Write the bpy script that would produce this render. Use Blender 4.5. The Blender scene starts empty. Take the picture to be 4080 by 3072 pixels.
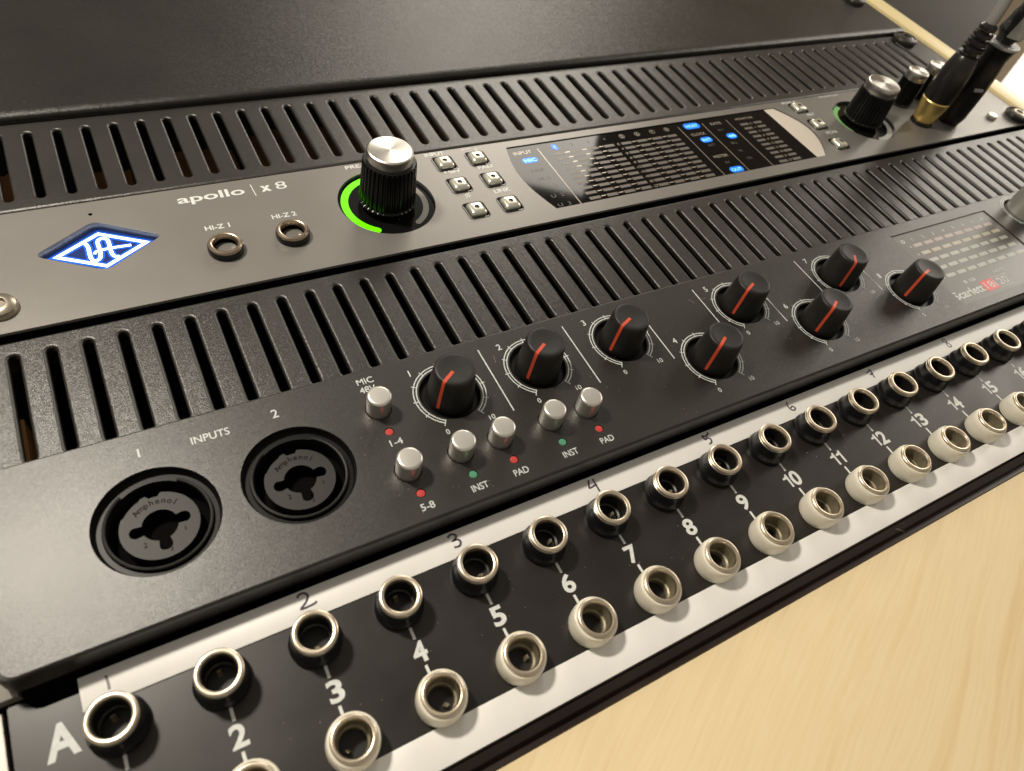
import bpy, math, random
from mathutils import Matrix, Vector
from mathutils.geometry import delaunay_2d_cdt

# ------------------------------------------------------------------ camera, world, lights
# all builders work in millimetres; MM turns them into metres. X runs along the rack,
# Y towards the back of the desk, Z out of the panels.
MM = 0.001
scene = bpy.context.scene
COL = scene.collection

cam_d = bpy.data.cameras.new("camera")
cam = bpy.data.objects.new("camera", cam_d)
COL.objects.link(cam)
Rr = ((0.86782599, -0.46063035, 0.1862733),
      (-0.27055523, -0.75252717, -0.60041879),
      (0.41674683, 0.47066181, -0.77768858))
cam.matrix_world = Matrix(((Rr[0][0], -Rr[1][0], -Rr[2][0], 63.6417 * MM),
                           (Rr[0][1], -Rr[1][1], -Rr[2][1], -51.9343 * MM),
                           (Rr[0][2], -Rr[1][2], -Rr[2][2], 149.8076 * MM),
                           (0, 0, 0, 1)))
cam_d.sensor_width = 36.0
cam_d.sensor_fit = 'HORIZONTAL'
cam_d.lens = 36.0 * 2813.3458 / 4080.0
cam_d.clip_start = 0.01
cam_d.clip_end = 60.0
cam_d.dof.use_dof = True
cam_d.dof.focus_distance = 0.206
cam_d.dof.aperture_fstop = 22.0
scene.camera = cam

scene.view_settings.view_transform = 'Standard'
scene.view_settings.look = 'None'
scene.view_settings.exposure = 0.0
scene.view_settings.gamma = 1.0

world = bpy.data.worlds.new("World")
scene.world = world
world.use_nodes = True
bg = world.node_tree.nodes['Background']
bg.inputs[0].default_value = (1.0, 0.90, 0.76, 1)
bg.inputs[1].default_value = 0.27


def area(name, loc, target, sx, sy, power, color):
    l = bpy.data.lights.new(name, 'AREA')
    l.shape = 'RECTANGLE'
    l.size = sx * MM
    l.size_y = sy * MM
    l.energy = power
    l.color = color
    o = bpy.data.objects.new(name, l)
    COL.objects.link(o)
    o.location = Vector(loc) * MM
    d = (Vector(target) - Vector(loc)).normalized()
    o.rotation_euler = d.to_track_quat('-Z', 'Y').to_euler()
    return o


area("ceiling_lamp", (-62, 268, 450), (120, 50, 0), 55, 50, 2.75, (1.0, 0.91, 0.77))
area("far_lamp", (735, 990, 525), (220, 180, 0), 400, 340, 3.6, (1.0, 0.92, 0.80))
area("side_window", (1500, 330, 560), (350, 80, 0), 600, 430, 5.5, (1.0, 0.93, 0.82))
area("added_pillar_light", (960, 130, 260), (1250, 390, -180), 160, 160, 15.0, (1.0, 0.95, 0.88))  # added unseen light, aimed away from the rack to brighten the white pillar


# ------------------------------------------------------------------ materials
def mat(name, color, rough=0.5, metal=0.0, spec=0.5, bump=0.0, bscale=1500.0, bdist=0.1,
        var=0.0, vscale=60.0, rvar=0.0, coat=0.0, emit=None, estr=0.0, trans=0.0, ior=1.45,
        aniso=0.0, fleck=0.0, fscale=1400.0):
    m = bpy.data.materials.new(name)
    m.use_nodes = True
    nt = m.node_tree
    b = nt.nodes['Principled BSDF']
    b.inputs['Base Color'].default_value = (*color, 1)
    b.inputs['Roughness'].default_value = rough
    b.inputs['Metallic'].default_value = metal
    b.inputs['Specular IOR Level'].default_value = spec
    b.inputs['Coat Weight'].default_value = coat
    b.inputs['Coat Roughness'].default_value = 0.08
    b.inputs['Transmission Weight'].default_value = trans
    b.inputs['IOR'].default_value = ior
    b.inputs['Anisotropic'].default_value = aniso
    if emit:
        b.inputs['Emission Color'].default_value = (*emit, 1)
        b.inputs['Emission Strength'].default_value = estr
    tc = nt.nodes.new('ShaderNodeTexCoord')
    if bump:
        n = nt.nodes.new('ShaderNodeTexNoise')
        n.inputs['Scale'].default_value = bscale
        n.inputs['Detail'].default_value = 5
        n.inputs['Roughness'].default_value = 0.78
        nt.links.new(tc.outputs['Object'], n.inputs['Vector'])
        bp = nt.nodes.new('ShaderNodeBump')
        bp.inputs['Strength'].default_value = bump
        bp.inputs['Distance'].default_value = bdist * MM
        nt.links.new(n.outputs['Fac'], bp.inputs['Height'])
        nt.links.new(bp.outputs['Normal'], b.inputs['Normal'])
        if fleck:       # grains of the powder coat: small cells, each tilted its own way
            vo = nt.nodes.new('ShaderNodeTexVoronoi')
            vo.inputs['Scale'].default_value = fscale
            nt.links.new(tc.outputs['Object'], vo.inputs['Vector'])
            sb = nt.nodes.new('ShaderNodeVectorMath')
            sb.operation = 'SUBTRACT'
            sb.inputs[1].default_value = (0.5, 0.5, 0.5)
            nt.links.new(vo.outputs['Color'], sb.inputs[0])
            sc_ = nt.nodes.new('ShaderNodeVectorMath')
            sc_.operation = 'SCALE'
            sc_.inputs['Scale'].default_value = fleck
            nt.links.new(sb.outputs[0], sc_.inputs[0])
            ad = nt.nodes.new('ShaderNodeVectorMath')
            ad.operation = 'ADD'
            nt.links.new(bp.outputs['Normal'], ad.inputs[0])
            nt.links.new(sc_.outputs[0], ad.inputs[1])
            nm = nt.nodes.new('ShaderNodeVectorMath')
            nm.operation = 'NORMALIZE'
            nt.links.new(ad.outputs[0], nm.inputs[0])
            nt.links.new(nm.outputs[0], b.inputs['Normal'])
    if var or rvar:
        n2 = nt.nodes.new('ShaderNodeTexNoise')
        n2.inputs['Scale'].default_value = vscale
        n2.inputs['Detail'].default_value = 5
        nt.links.new(tc.outputs['Object'], n2.inputs['Vector'])
        if var:
            mr = nt.nodes.new('ShaderNodeMapRange')
            mr.inputs[1].default_value = 0.25
            mr.inputs[2].default_value = 0.75
            mr.inputs[3].default_value = 1 - var
            mr.inputs[4].default_value = 1 + var
            nt.links.new(n2.outputs['Fac'], mr.inputs[0])
            mx = nt.nodes.new('ShaderNodeVectorMath')
            mx.operation = 'SCALE'
            mx.inputs[0].default_value = color
            nt.links.new(mr.outputs[0], mx.inputs['Scale'])
            nt.links.new(mx.outputs[0], b.inputs['Base Color'])
        if rvar:
            mr2 = nt.nodes.new('ShaderNodeMapRange')
            mr2.inputs[1].default_value = 0.3
            mr2.inputs[2].default_value = 0.7
            mr2.inputs[3].default_value = max(0.02, rough - rvar)
            mr2.inputs[4].default_value = rough + rvar
            nt.links.new(n2.outputs['Fac'], mr2.inputs[0])
            nt.links.new(mr2.outputs[0], b.inputs['Roughness'])
    return m


M = {}
M['powder'] = mat('powder_coat_black', (0.015, 0.013, 0.0105), 0.34, spec=0.85, bump=1.0, bscale=1900, bdist=0.065, var=0.2, vscale=40, rvar=0.018, fleck=0.07, fscale=2000)
M['cover'] = mat('cover_textured_black', (0.012, 0.0105, 0.009), 0.35, spec=0.5, bump=1.0, bscale=1700, bdist=0.10, var=0.3, vscale=35, rvar=0.015, fleck=0.10, fscale=1600)
M['silver_face'] = mat('grey_aluminium_paint', (0.245, 0.233, 0.218), 0.37, metal=0.45, spec=0.5, bump=0.12, bscale=3000, bdist=0.03, var=0.06, vscale=25, rvar=0.02, fleck=0.015, fscale=2600)
M['black_face'] = mat('black_face_paint', (0.016, 0.014, 0.0115), 0.37, spec=0.85, bump=0.8, bscale=2300, bdist=0.045, var=0.15, vscale=28, rvar=0.022, fleck=0.035, fscale=2300)
M['patch_face'] = mat('patch_bay_black_paint', (0.016, 0.0135, 0.012), 0.36, spec=0.6, bump=0.2, bscale=2000, bdist=0.03, var=0.2, vscale=50, rvar=0.06)
M['dark'] = mat('cavity_black', (0.004, 0.0035, 0.0035), 0.9, spec=0.05)
M['knob_black'] = mat('knob_black_plastic', (0.006, 0.006, 0.006), 0.24, spec=0.4)
M['gloss_black'] = mat('gloss_black_plastic', (0.006, 0.006, 0.006), 0.10, spec=0.5)
M['socket_grey'] = mat('socket_face_plastic', (0.020, 0.018, 0.016), 0.48, spec=0.4, bump=0.3, bscale=2200, bdist=0.05)
M['socket_black'] = mat('socket_black_plastic', (0.006, 0.006, 0.006), 0.38, spec=0.22, bump=0.05, bscale=1500, bdist=0.03)
M['black_plastic'] = mat('black_plastic', (0.012, 0.012, 0.012), 0.32, spec=0.5, bump=0.05, bscale=1500, bdist=0.03, rvar=0.06, vscale=200)
M['nut_black'] = mat('black_nut_plastic', (0.008, 0.008, 0.009), 0.26, spec=0.55, bump=0.06, bscale=900, bdist=0.05)
M['nut_white'] = mat('ivory_nut_plastic', (0.80, 0.76, 0.64), 0.34, spec=0.5, bump=0.05, bscale=900, bdist=0.05, var=0.05, vscale=300)
M['rubber'] = mat('knob_rubber', (0.011, 0.010, 0.009), 0.50, spec=0.5, bump=0.2, bscale=3500, bdist=0.03, var=0.3, vscale=400)
M['bronze_rim'] = mat('bronze_nickel_rim', (0.56, 0.46, 0.35), 0.26, metal=1.0, bump=0.03, bscale=300, bdist=0.05)
M['chrome'] = mat('nickel_plating', (0.74, 0.64, 0.50), 0.34, metal=1.0, bump=0.02, bscale=300, bdist=0.05, rvar=0.06, vscale=250)
M['bore'] = mat('jack_bore_metal', (0.26, 0.225, 0.15), 0.42, metal=0.3, var=0.3, vscale=500)
M['bore_dark'] = mat('jack_bore_dark', (0.012, 0.011, 0.010), 0.4)
M['brushed'] = mat('spun_aluminium', (0.78, 0.75, 0.69), 0.24, metal=1.0, aniso=0.75, bump=0.05, bscale=2500, bdist=0.02)
M['btn_metal'] = mat('satin_button_metal', (0.82, 0.81, 0.70), 0.30, metal=0.85, bump=0.03, bscale=2000, bdist=0.03)
M['silver_btn'] = mat('silver_painted_button', (0.74, 0.72, 0.67), 0.34, metal=0.85, bump=0.03, bscale=2500, bdist=0.02)
M['print'] = mat('white_print', (0.66, 0.68, 0.66), 0.5, var=0.12, vscale=900)
M['print_soft'] = mat('pale_print', (0.60, 0.64, 0.63), 0.5, var=0.15, vscale=900)
M['print_dim'] = mat('dim_print', (0.10, 0.095, 0.09), 0.4)
M['white_strip'] = mat('white_label_strip', (0.82, 0.81, 0.78), 0.40, spec=0.5, bump=0.03, bscale=300, bdist=0.05, var=0.03, vscale=120)
M['ink'] = mat('marker_ink', (0.085, 0.065, 0.095), 0.35)
M['pointer'] = mat('orange_red_pointer', (0.62, 0.075, 0.03), 0.45)
M['led_red'] = mat('unlit_red_led', (0.50, 0.05, 0.045), 0.5, spec=0.4)
M['led_green'] = mat('unlit_green_led', (0.08, 0.27, 0.16), 0.55, spec=0.3)
M['screen'] = mat('smoked_screen', (0.085, 0.078, 0.070), 0.33, spec=0.5, var=0.05, vscale=40)
M['seg_red'] = mat('meter_pink', (0.42, 0.345, 0.33), 0.4)
M['seg_yel'] = mat('meter_cream', (0.45, 0.41, 0.32), 0.4)
M['seg_grn'] = mat('meter_white', (0.42, 0.425, 0.39), 0.4)
M['glass'] = mat('black_display_glass', (0.004, 0.004, 0.005), 0.05, spec=0.25)
M['reflection_crescent'] = mat('painted_display_reflection', (0.70, 0.64, 0.56), 0.22, spec=0.5)
M['seg_dim'] = mat('meter_unlit', (0.145, 0.128, 0.112), 0.3)
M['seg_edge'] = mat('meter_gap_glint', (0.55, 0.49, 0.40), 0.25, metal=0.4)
M['sep'] = mat('display_divider', (0.42, 0.37, 0.31), 0.25, metal=0.4)
M['blue'] = mat('lit_blue_lens', (0.0, 0.05, 0.3), 0.3, emit=(0.004, 0.22, 1.0), estr=1.0)
M['blue_text'] = mat('lit_blue_text', (0.2, 0.5, 0.9), 0.3, emit=(0.25, 0.68, 1.0), estr=1.1)
M['logo_lit'] = mat('lit_logo_white', (0.8, 0.9, 1.0), 0.3, emit=(0.82, 0.93, 1.0), estr=2.6)
M['logo_floor'] = mat('logo_blue_lens', (0.01, 0.02, 0.07), 0.25, emit=(0.006, 0.035, 0.22), estr=0.5)
M['logo_halo'] = mat('logo_lit_lens', (0.01, 0.05, 0.2), 0.3, emit=(0.0, 0.12, 0.80), estr=1.0)
M['logo_wall'] = mat('logo_recess_wall', (0.13, 0.135, 0.15), 0.30, metal=0.3)
M['green'] = mat('lit_green_ring', (0.05, 0.4, 0.0), 0.3, emit=(0.17, 1.0, 0.0), estr=1.05)
M['ring_grey'] = mat('unlit_ring_plastic', (0.20, 0.185, 0.16), 0.35)
M['red_badge'] = mat('red_badge_print', (0.70, 0.06, 0.06), 0.4)
M['gold'] = mat('gold_plating', (1.0, 0.76, 0.28), 0.36, metal=1.0, bump=0.05, bscale=500, bdist=0.05)
M['boot'] = mat('smoky_black_boot', (0.014, 0.013, 0.013), 0.30, spec=0.5, coat=0.15)
M['cable'] = mat('grey_cable_jacket', (0.26, 0.25, 0.235), 0.42, spec=0.5)
M['braid'] = mat('braided_black_sleeve', (0.010, 0.010, 0.011), 0.30, spec=0.6, bump=1.0, bscale=260, bdist=0.9)
M['foil'] = mat('crumpled_silver_foil', (0.50, 0.50, 0.48), 0.40, metal=0.4, bump=1.0, bscale=420, bdist=0.6)
M['trim'] = mat('dark_brown_trim', (0.020, 0.012, 0.010), 0.34, spec=0.5, var=0.35, vscale=40, rvar=0.08, bump=0.1, bscale=500, bdist=0.05)
M['rail'] = mat('steel_rail', (0.30, 0.285, 0.26), 0.40, metal=0.5, bump=0.1, bscale=900, bdist=0.05)
M['inner_wood'] = mat('inner_brown_wood', (0.92, 0.46, 0.18), 0.6, var=0.35, vscale=35)
M['cabinet'] = mat('cabinet_dark_grey', (0.026, 0.023, 0.019), 0.6, spec=0.25, var=0.1, vscale=8)
M['wall_white'] = mat('white_wall_paint', (0.90, 0.88, 0.83), 0.7)
M['wall_beige'] = mat('beige_wall_paint', (0.62, 0.50, 0.36), 0.8)
M['floor'] = mat('floor_grey', (0.20, 0.17, 0.14), 0.7)
M['screw'] = mat('screw_steel', (0.42, 0.37, 0.30), 0.32, metal=0.9, bump=0.1, bscale=800, bdist=0.05)
M['screw_black'] = mat('black_screw', (0.05, 0.047, 0.042), 0.34, metal=0.3)
M['dust'] = mat('dust_fleck', (0.45, 0.40, 0.32), 0.8)


def wood(name, angle, base, dark, rough, zscale=1.0):
    m = bpy.data.materials.new(name)
    m.use_nodes = True
    nt = m.node_tree
    N, L = nt.nodes, nt.links
    b = N['Principled BSDF']
    tc = N.new('ShaderNodeTexCoord')
    rot = N.new('ShaderNodeMapping')
    rot.inputs['Rotation'].default_value = (0, 0, -angle)
    L.new(tc.outputs['Object'], rot.inputs['Vector'])
    warp = N.new('ShaderNodeTexNoise')
    warp.inputs['Scale'].default_value = 14 * zscale
    warp.inputs['Detail'].default_value = 2
    L.new(rot.outputs[0], warp.inputs['Vector'])
    wm = N.new('ShaderNodeVectorMath')
    wm.operation = 'MULTIPLY_ADD'
    wm.inputs[1].default_value = (0.0, 0.010, 0.0)
    L.new(warp.outputs['Color'], wm.inputs[0])
    L.new(rot.outputs[0], wm.inputs[2])

    def streak(sx, sy, det, lo, hi):
        mp = N.new('ShaderNodeMapping')
        mp.inputs['Scale'].default_value = (sx, sy, sy)
        L.new(wm.outputs[0], mp.inputs['Vector'])
        n = N.new('ShaderNodeTexNoise')
        n.inputs['Scale'].default_value = 1.0
        n.inputs['Detail'].default_value = det
        L.new(mp.outputs[0], n.inputs['Vector'])
        r = N.new('ShaderNodeMapRange')
        r.inputs[1].default_value = lo
        r.inputs[2].default_value = hi
        L.new(n.outputs['Fac'], r.inputs[0])
        return r.outputs[0]
    a = streak(7 * zscale, 150 * zscale, 3, 0.57, 0.74)
    c = streak(60 * zscale, 1300 * zscale, 2, 0.35, 0.75)
    e = streak(14, 24, 2, 0.3, 0.7)
    mul = N.new('ShaderNodeMath'); mul.operation = 'MULTIPLY_ADD'
    mul.inputs[1].default_value = 0.55
    L.new(a, mul.inputs[0])
    m2 = N.new('ShaderNodeMath'); m2.operation = 'MULTIPLY'
    m2.inputs[1].default_value = 0.26
    L.new(c, m2.inputs[0])
    m3 = N.new('ShaderNodeMath'); m3.operation = 'MULTIPLY_ADD'
    m3.inputs[1].default_value = 0.05
    L.new(e, m3.inputs[0]); L.new(m2.outputs[0], m3.inputs[2])
    L.new(m3.outputs[0], mul.inputs[2])
    mix = N.new('ShaderNodeMix'); mix.data_type = 'RGBA'
    mix.inputs[6].default_value = (*base, 1)
    mix.inputs[7].default_value = (*dark, 1)
    L.new(mul.outputs[0], mix.inputs[0])
    L.new(mix.outputs[2], b.inputs['Base Color'])
    b.inputs['Roughness'].default_value = rough
    bp = N.new('ShaderNodeBump')
    bp.inputs['Strength'].default_value = 0.10
    bp.inputs['Distance'].default_value = 0.05 * MM
    L.new(c, bp.inputs['Height'])
    L.new(bp.outputs['Normal'], b.inputs['Normal'])
    return m


M['birch'] = wood('birch_veneer', math.radians(26), (0.86, 0.705, 0.44), (0.72, 0.50, 0.24), 0.50)
M['side_wood'] = wood('varnished_pale_side_wood', math.radians(90), (0.97, 0.82, 0.45), (0.92, 0.72, 0.33), 0.35)

# ------------------------------------------------------------------ mesh builder
TAU = math.tau
ABS = {}


class MB:
    def __init__(self):
        self.v, self.f = [], []
        self.cuts = [0]

    def cut(self):
        self.cuts.append(len(self.f))

    def add(self, vs, fs):
        o = len(self.v)
        self.v += [tuple(p) for p in vs]
        self.f += [tuple(i + o for i in f) for f in fs]

    def build_split(self, name, material, parent, smooth=0):
        # one object per separate piece, each with its origin in its middle
        cuts = self.cuts + ([len(self.f)] if self.cuts[-1] != len(self.f) else [])
        for a, b in zip(cuts, cuts[1:]):
            if a == b:
                continue
            m = MB()
            idx = {}
            fs = []
            for f in self.f[a:b]:
                g = []
                for i in f:
                    if i not in idx:
                        idx[i] = len(m.v)
                        m.v.append(self.v[i])
                    g.append(idx[i])
                fs.append(tuple(g))
            m.f = fs
            n = len(m.v)
            c = tuple(sum(p[k] for p in m.v) / n for k in range(3))
            m.build(name, material, parent, c, smooth)

    def box(self, x0, x1, y0, y1, z0, z1, bev=0.0):
        if bev:
            b = bev
            self.loft([rect(x0, x1, y0, y1, z0), rect(x0, x1, y0, y1, z1 - b),
                       rect(x0 + b * .3, x1 - b * .3, y0 + b * .3, y1 - b * .3, z1 - b * .3),
                       rect(x0 + b, x1 - b, y0 + b, y1 - b, z1)], cap0=True, cap1=True)
            return
        self.add([(x, y, z) for z in (z0, z1) for y in (y0, y1) for x in (x0, x1)],
                 [(0, 2, 3, 1), (4, 5, 7, 6), (0, 1, 5, 4), (2, 6, 7, 3), (0, 4, 6, 2), (1, 3, 7, 5)])

    def loft(self, loops, cap0=False, cap1=False):
        n = len(loops[0])
        vs = [p for l in loops for p in l]
        fs = []
        for k in range(len(loops) - 1):
            for i in range(n):
                j = (i + 1) % n
                fs.append((k * n + i, k * n + j, (k + 1) * n + j, (k + 1) * n + i))
        if cap0:
            fs.append(tuple(range(n - 1, -1, -1)))
        if cap1:
            fs.append(tuple((len(loops) - 1) * n + i for i in range(n)))
        self.add(vs, fs)

    def lathe(self, prof, cx=0, cy=0, cz=0, seg=48, mod=None, cap0=False, cap1=False):
        loops = []
        for r, z in prof:
            loops.append([(cx + (r + (mod(i / seg * TAU, z) if mod else 0)) * math.cos(i / seg * TAU),
                           cy + (r + (mod(i / seg * TAU, z) if mod else 0)) * math.sin(i / seg * TAU), cz + z)
                          for i in range(seg)])
        self.loft(loops, cap0, cap1)

    def plate(self, outline, holes, z):
        pts, edges = [], []
        for loop in [outline] + holes:
            o = len(pts)
            pts += [Vector((p[0], p[1])) for p in loop]
            edges += [(o + i, o + (i + 1) % len(loop)) for i in range(len(loop))]
        v2, _, f2, _, _, _ = delaunay_2d_cdt(pts, edges, [], 0, 1e-6)
        fs = []
        for f in f2:
            c = sum((v2[i] for i in f), Vector((0, 0))) / len(f)
            if inside(c, outline) and not any(inside(c, h) for h in holes):
                a = (v2[f[1]] - v2[f[0]]).cross(v2[f[2]] - v2[f[0]])
                fs.append(tuple(f) if a > 0 else tuple(reversed(f)))
        self.add([(p.x, p.y, z) for p in v2], fs)

    def tube(self, path, rad, seg=16, caps=True):
        loops = []
        up = Vector((0, 0, 1))
        P = [Vector(p) for p in path]
        side = None
        for i, p in enumerate(P):
            d = (P[min(i + 1, len(P) - 1)] - P[max(i - 1, 0)]).normalized()
            if side is None:
                side = d.cross(up)
                if side.length < 1e-3:
                    side = Vector((1, 0, 0))
            side = (side - d * side.dot(d)).normalized()
            u = side.cross(d)
            r = rad[i] if isinstance(rad, (list, tuple)) else rad
            loops.append([tuple(p + (side * math.cos(t) + u * math.sin(t)) * r)
                          for t in (k / seg * TAU for k in range(seg))])
        self.loft(loops, caps, caps)

    def ribbon(self, pts, w, z, closed=False):
        P = [Vector((p[0], p[1])) for p in pts]
        n = len(P)
        L, Rt = [], []
        for i in range(n):
            if closed:
                a, b = P[i - 1], P[(i + 1) % n]
            else:
                a, b = P[max(i - 1, 0)], P[min(i + 1, n - 1)]
            d1 = (P[i] - a).normalized() if (P[i] - a).length > 1e-6 else (b - P[i]).normalized()
            d2 = (b - P[i]).normalized() if (b - P[i]).length > 1e-6 else d1
            d = (d1 + d2)
            d = d.normalized() if d.length > 1e-6 else d1
            nn = Vector((-d.y, d.x))
            s = min(2.0, 1 / max(0.3, abs(nn.dot(Vector((-d1.y, d1.x))))))
            L.append(P[i] + nn * w / 2 * s)
            Rt.append(P[i] - nn * w / 2 * s)
        vs = [(p.x, p.y, z) for p in L] + [(p.x, p.y, z) for p in Rt]
        m = n if closed else n - 1
        self.add(vs, [(n + i, n + (i + 1) % n, (i + 1) % n, i) for i in range(m)])
        self.cut()

    def text(self, s, x, y, z, cap, sx=1.0, bold=0.0, rot=0.0, align='LEFT', width=None, space=1.0):
        cu = bpy.data.curves.new('tmp_text', 'FONT')
        cu.body = s
        cu.size = 1.0
        cu.align_x = align
        cu.offset = bold
        cu.space_character = space
        cu.resolution_u = 4
        ob = bpy.data.objects.new('tmp_text', cu)
        me = bpy.data.meshes.new_from_object(ob)
        vs = [v.co.copy() for v in me.vertices]
        fs = [tuple(p.vertices) for p in me.polygons]
        k = cap / CAPH
        if width:
            w = max(v.x for v in vs) - min(v.x for v in vs)
            sx = width / (w * k)
        c, sn = math.cos(rot), math.sin(rot)
        out = []
        for v in vs:
            px, py = v.x * k * sx, v.y * k
            out.append((x + px * c - py * sn, y + px * sn + py * c, z))
        self.add(out, fs)
        self.cut()
        bpy.data.objects.remove(ob)
        bpy.data.meshes.remove(me)
        bpy.data.curves.remove(cu)

    def number(self, s, x, y, z, cap, dw=3.3, gap=0.35):
        w = [dw if c != '1' else dw * 0.62 for c in s]
        tot = sum(w) + gap * (len(s) - 1)
        cx = x - tot / 2
        for c, wi in zip(s, w):
            if c == '1':
                xr = cx + wi
                t = cap * 0.17
                self.add([(xr - t, y, z), (xr, y, z), (xr, y + cap, z), (xr - t * .8, y + cap, z), (xr - t * 1.3, y + cap * .86, z), (xr - wi, y + cap * .78, z), (xr - wi, y + cap * .66, z), (xr - t, y + cap * .66, z)],
                         [(0, 1, 2, 7), (7, 2, 3, 4), (7, 4, 5, 6)])
            else:
                self.text(c, cx, y, z, cap, bold=0.03, width=wi)
                n_ = 0
            cx += wi + gap

    def build(self, name, material, parent=None, at=(0, 0, 0), smooth=35):
        me = bpy.data.meshes.new(name)
        a = at
        me.from_pydata([((x - a[0]) * MM, (y - a[1]) * MM, (z - a[2]) * MM) for x, y, z in self.v], [], self.f)
        me.materials.append(material)
        if smooth:
            me.shade_smooth()
            me.set_sharp_from_angle(angle=math.radians(smooth))
        me.update()
        return place(name, me, parent, at)


def inside(p, poly):
    r = False
    j = len(poly) - 1
    for i in range(len(poly)):
        a, b = poly[i], poly[j]
        if (a[1] > p[1]) != (b[1] > p[1]) and p[0] < (b[0] - a[0]) * (p[1] - a[1]) / (b[1] - a[1]) + a[0]:
            r = not r
        j = i
    return r


def place(name, me, parent, at):
    o = bpy.data.objects.new(name, me)
    COL.objects.link(o)
    pa = ABS[parent] if parent else (0, 0, 0)
    o.location = [(at[i] - pa[i]) * MM for i in range(3)]
    o.parent = parent
    ABS[o] = at
    return o


def thing(name, label, cat, at, group=None):
    o = bpy.data.objects.new(name, None)
    o.empty_display_size = 0.01
    COL.objects.link(o)
    o.location = [c * MM for c in at]
    ABS[o] = at
    return tag(o, label, cat, group)


def tag(o, label, cat, group=None):
    o['label'] = label
    o['category'] = cat
    if group:
        o['group'] = group
    return o


def structure(o):
    o['kind'] = 'structure'
    return o


def rect(x0, x1, y0, y1, z=None):
    p = [(x0, y0), (x1, y0), (x1, y1), (x0, y1)]
    return p if z is None else [(a, b, z) for a, b in p]


def circ(cx, cy, r, n=48, z=None):
    p = [(cx + r * math.cos(i / n * TAU), cy + r * math.sin(i / n * TAU)) for i in range(n)]
    return p if z is None else [(a, b, z) for a, b in p]


def rrect(cx, cy, hx, hy, r, n=5, z=None):
    p = []
    for sx, sy, a0 in ((1, -1, -90), (1, 1, 0), (-1, 1, 90), (-1, -1, 180)):
        for i in range(n + 1):
            a = math.radians(a0 + 90 * i / n)
            p.append((cx + sx * (hx - r) + r * math.cos(a), cy + sy * (hy - r) + r * math.sin(a)))
    return p if z is None else [(a, b, z) for a, b in p]


def arc(cx, cy, r, a0, a1, n=24):
    return [(cx + r * math.cos(math.radians(a0 + (a1 - a0) * i / n)),
             cy + r * math.sin(math.radians(a0 + (a1 - a0) * i / n))) for i in range(n + 1)]


def arc_band(mb, cx, cy, r0, r1, a0, a1, z, n=48, caps=True):
    rm, w = (r0 + r1) / 2, (r1 - r0)
    pts_o = arc(cx, cy, r1, a0, a1, n)
    pts_i = arc(cx, cy, r0, a0, a1, n)
    if caps:
        def end(a, sgn):
            ex, ey = cx + rm * math.cos(math.radians(a)), cy + rm * math.sin(math.radians(a))
            return [(ex + w / 2 * math.cos(math.radians(a) + sgn * k / 6 * math.pi),
                     ey + w / 2 * math.sin(math.radians(a) + sgn * k / 6 * math.pi)) for k in range(1, 6)]
        s = 1 if a1 > a0 else -1
        loop = pts_o + end(a1, s) + pts_i[::-1] + end(a0, -s)[::-1]
    else:
        loop = pts_o + pts_i[::-1]
    mb.plate(loop, [], z)


# measure the capital height of the built-in font
_cu = bpy.data.curves.new('t', 'FONT'); _cu.body = 'H'
_ob = bpy.data.objects.new('t', _cu)
_me = bpy.data.meshes.new_from_object(_ob)
CAPH = max(v.co.y for v in _me.vertices)
bpy.data.objects.remove(_ob); bpy.data.meshes.remove(_me); bpy.data.curves.remove(_cu)
EPS = 0.03

# ------------------------------------------------------------------ setting
XL, XR = 22.0, 481.5
mb = MB()
mb.box(-400, 900, -520, -42.3, -22, -3.0)
desk = mb.build('desk_top', M['birch'], None, (250, -281, -22))
tag(desk, 'pale birch veneer desk top along the front edge of the rack', 'desk')

floor = MB(); floor.add([(-9000, -9000, -720), (9000, -9000, -720), (9000, 9000, -720), (-9000, 9000, -720)], [(0, 1, 2, 3)])
structure(floor.build('floor', M['floor'], None, (0, 0, -720)))
mb = MB(); mb.box(2100, 2160, -900, 5200, -720, 2200)
structure(mb.build('wall', M['wall_beige'], None, (2130, 2000, -720)))

# neighbouring dark cabinet beyond the wooden side
cb = thing('equipment_cabinet', 'dark grey cabinet top beyond the pale wooden side, top right', 'cabinet', (700, 500, -600))
mb = MB(); cp = [(497, 158), (1300, 536), (1300, 1300), (497, 1300)]; mb.loft([[(x, y, z) for x, y in cp] for z in (-14, -6)], True, True)
mb.build('cabinet_top', M['cabinet'], cb, (700, 500, -6))
mb = MB(); mb.box(505, 900, 360, 1190, -720, -14)
mb.build('cabinet_body', M['cabinet'], cb, (700, 500, -14))

# ------------------------------------------------------------------ rack case
case = thing('rack_case', 'wooden rack case with pale side, dark front trim and steel rails', 'rack', (250, 100, -180))
mb = MB(); mb.box(XR + 0.6, 494.5, -60, 620, -180, 1.2, 0.6)
mb.build('side_board', M['side_wood'], case, (488, 200, -180))
mb = MB()
P = [(-37.9, -6), (-37.9, -0.9), (-38.4, -0.6), (-40.0, -1.6), (-40.5, -3.2), (-42.0, -2.7), (-42.4, -3.2), (-42.4, -20), (-38, -20)]
mb.loft([[(x, y, z) for y, z in P] for x in (XL - 260, XR + 400)], True, True)
mb.build('front_trim', M['trim'], case, (250, -40, -3))
mb = MB(); mb.box(-60, XL - 0.7, -37.5, 5.2, -2.4, -0.2, 0.3)
mb.build('rail', M['rail'], case, (10, -16, -2))
mb = MB(); mb.box(-60, 24.1, 7.2, 400, -2.6, -0.25, 0.3)
mb.build('rail', M['rail'], case, (10, 200, -2))
mb = MB(); mb.box(XL - 60, XR, -37, 620, -180, -176)
mb.build('bottom_board', M['dark'], case, (250, 290, -178))
random.seed(21)
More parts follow.
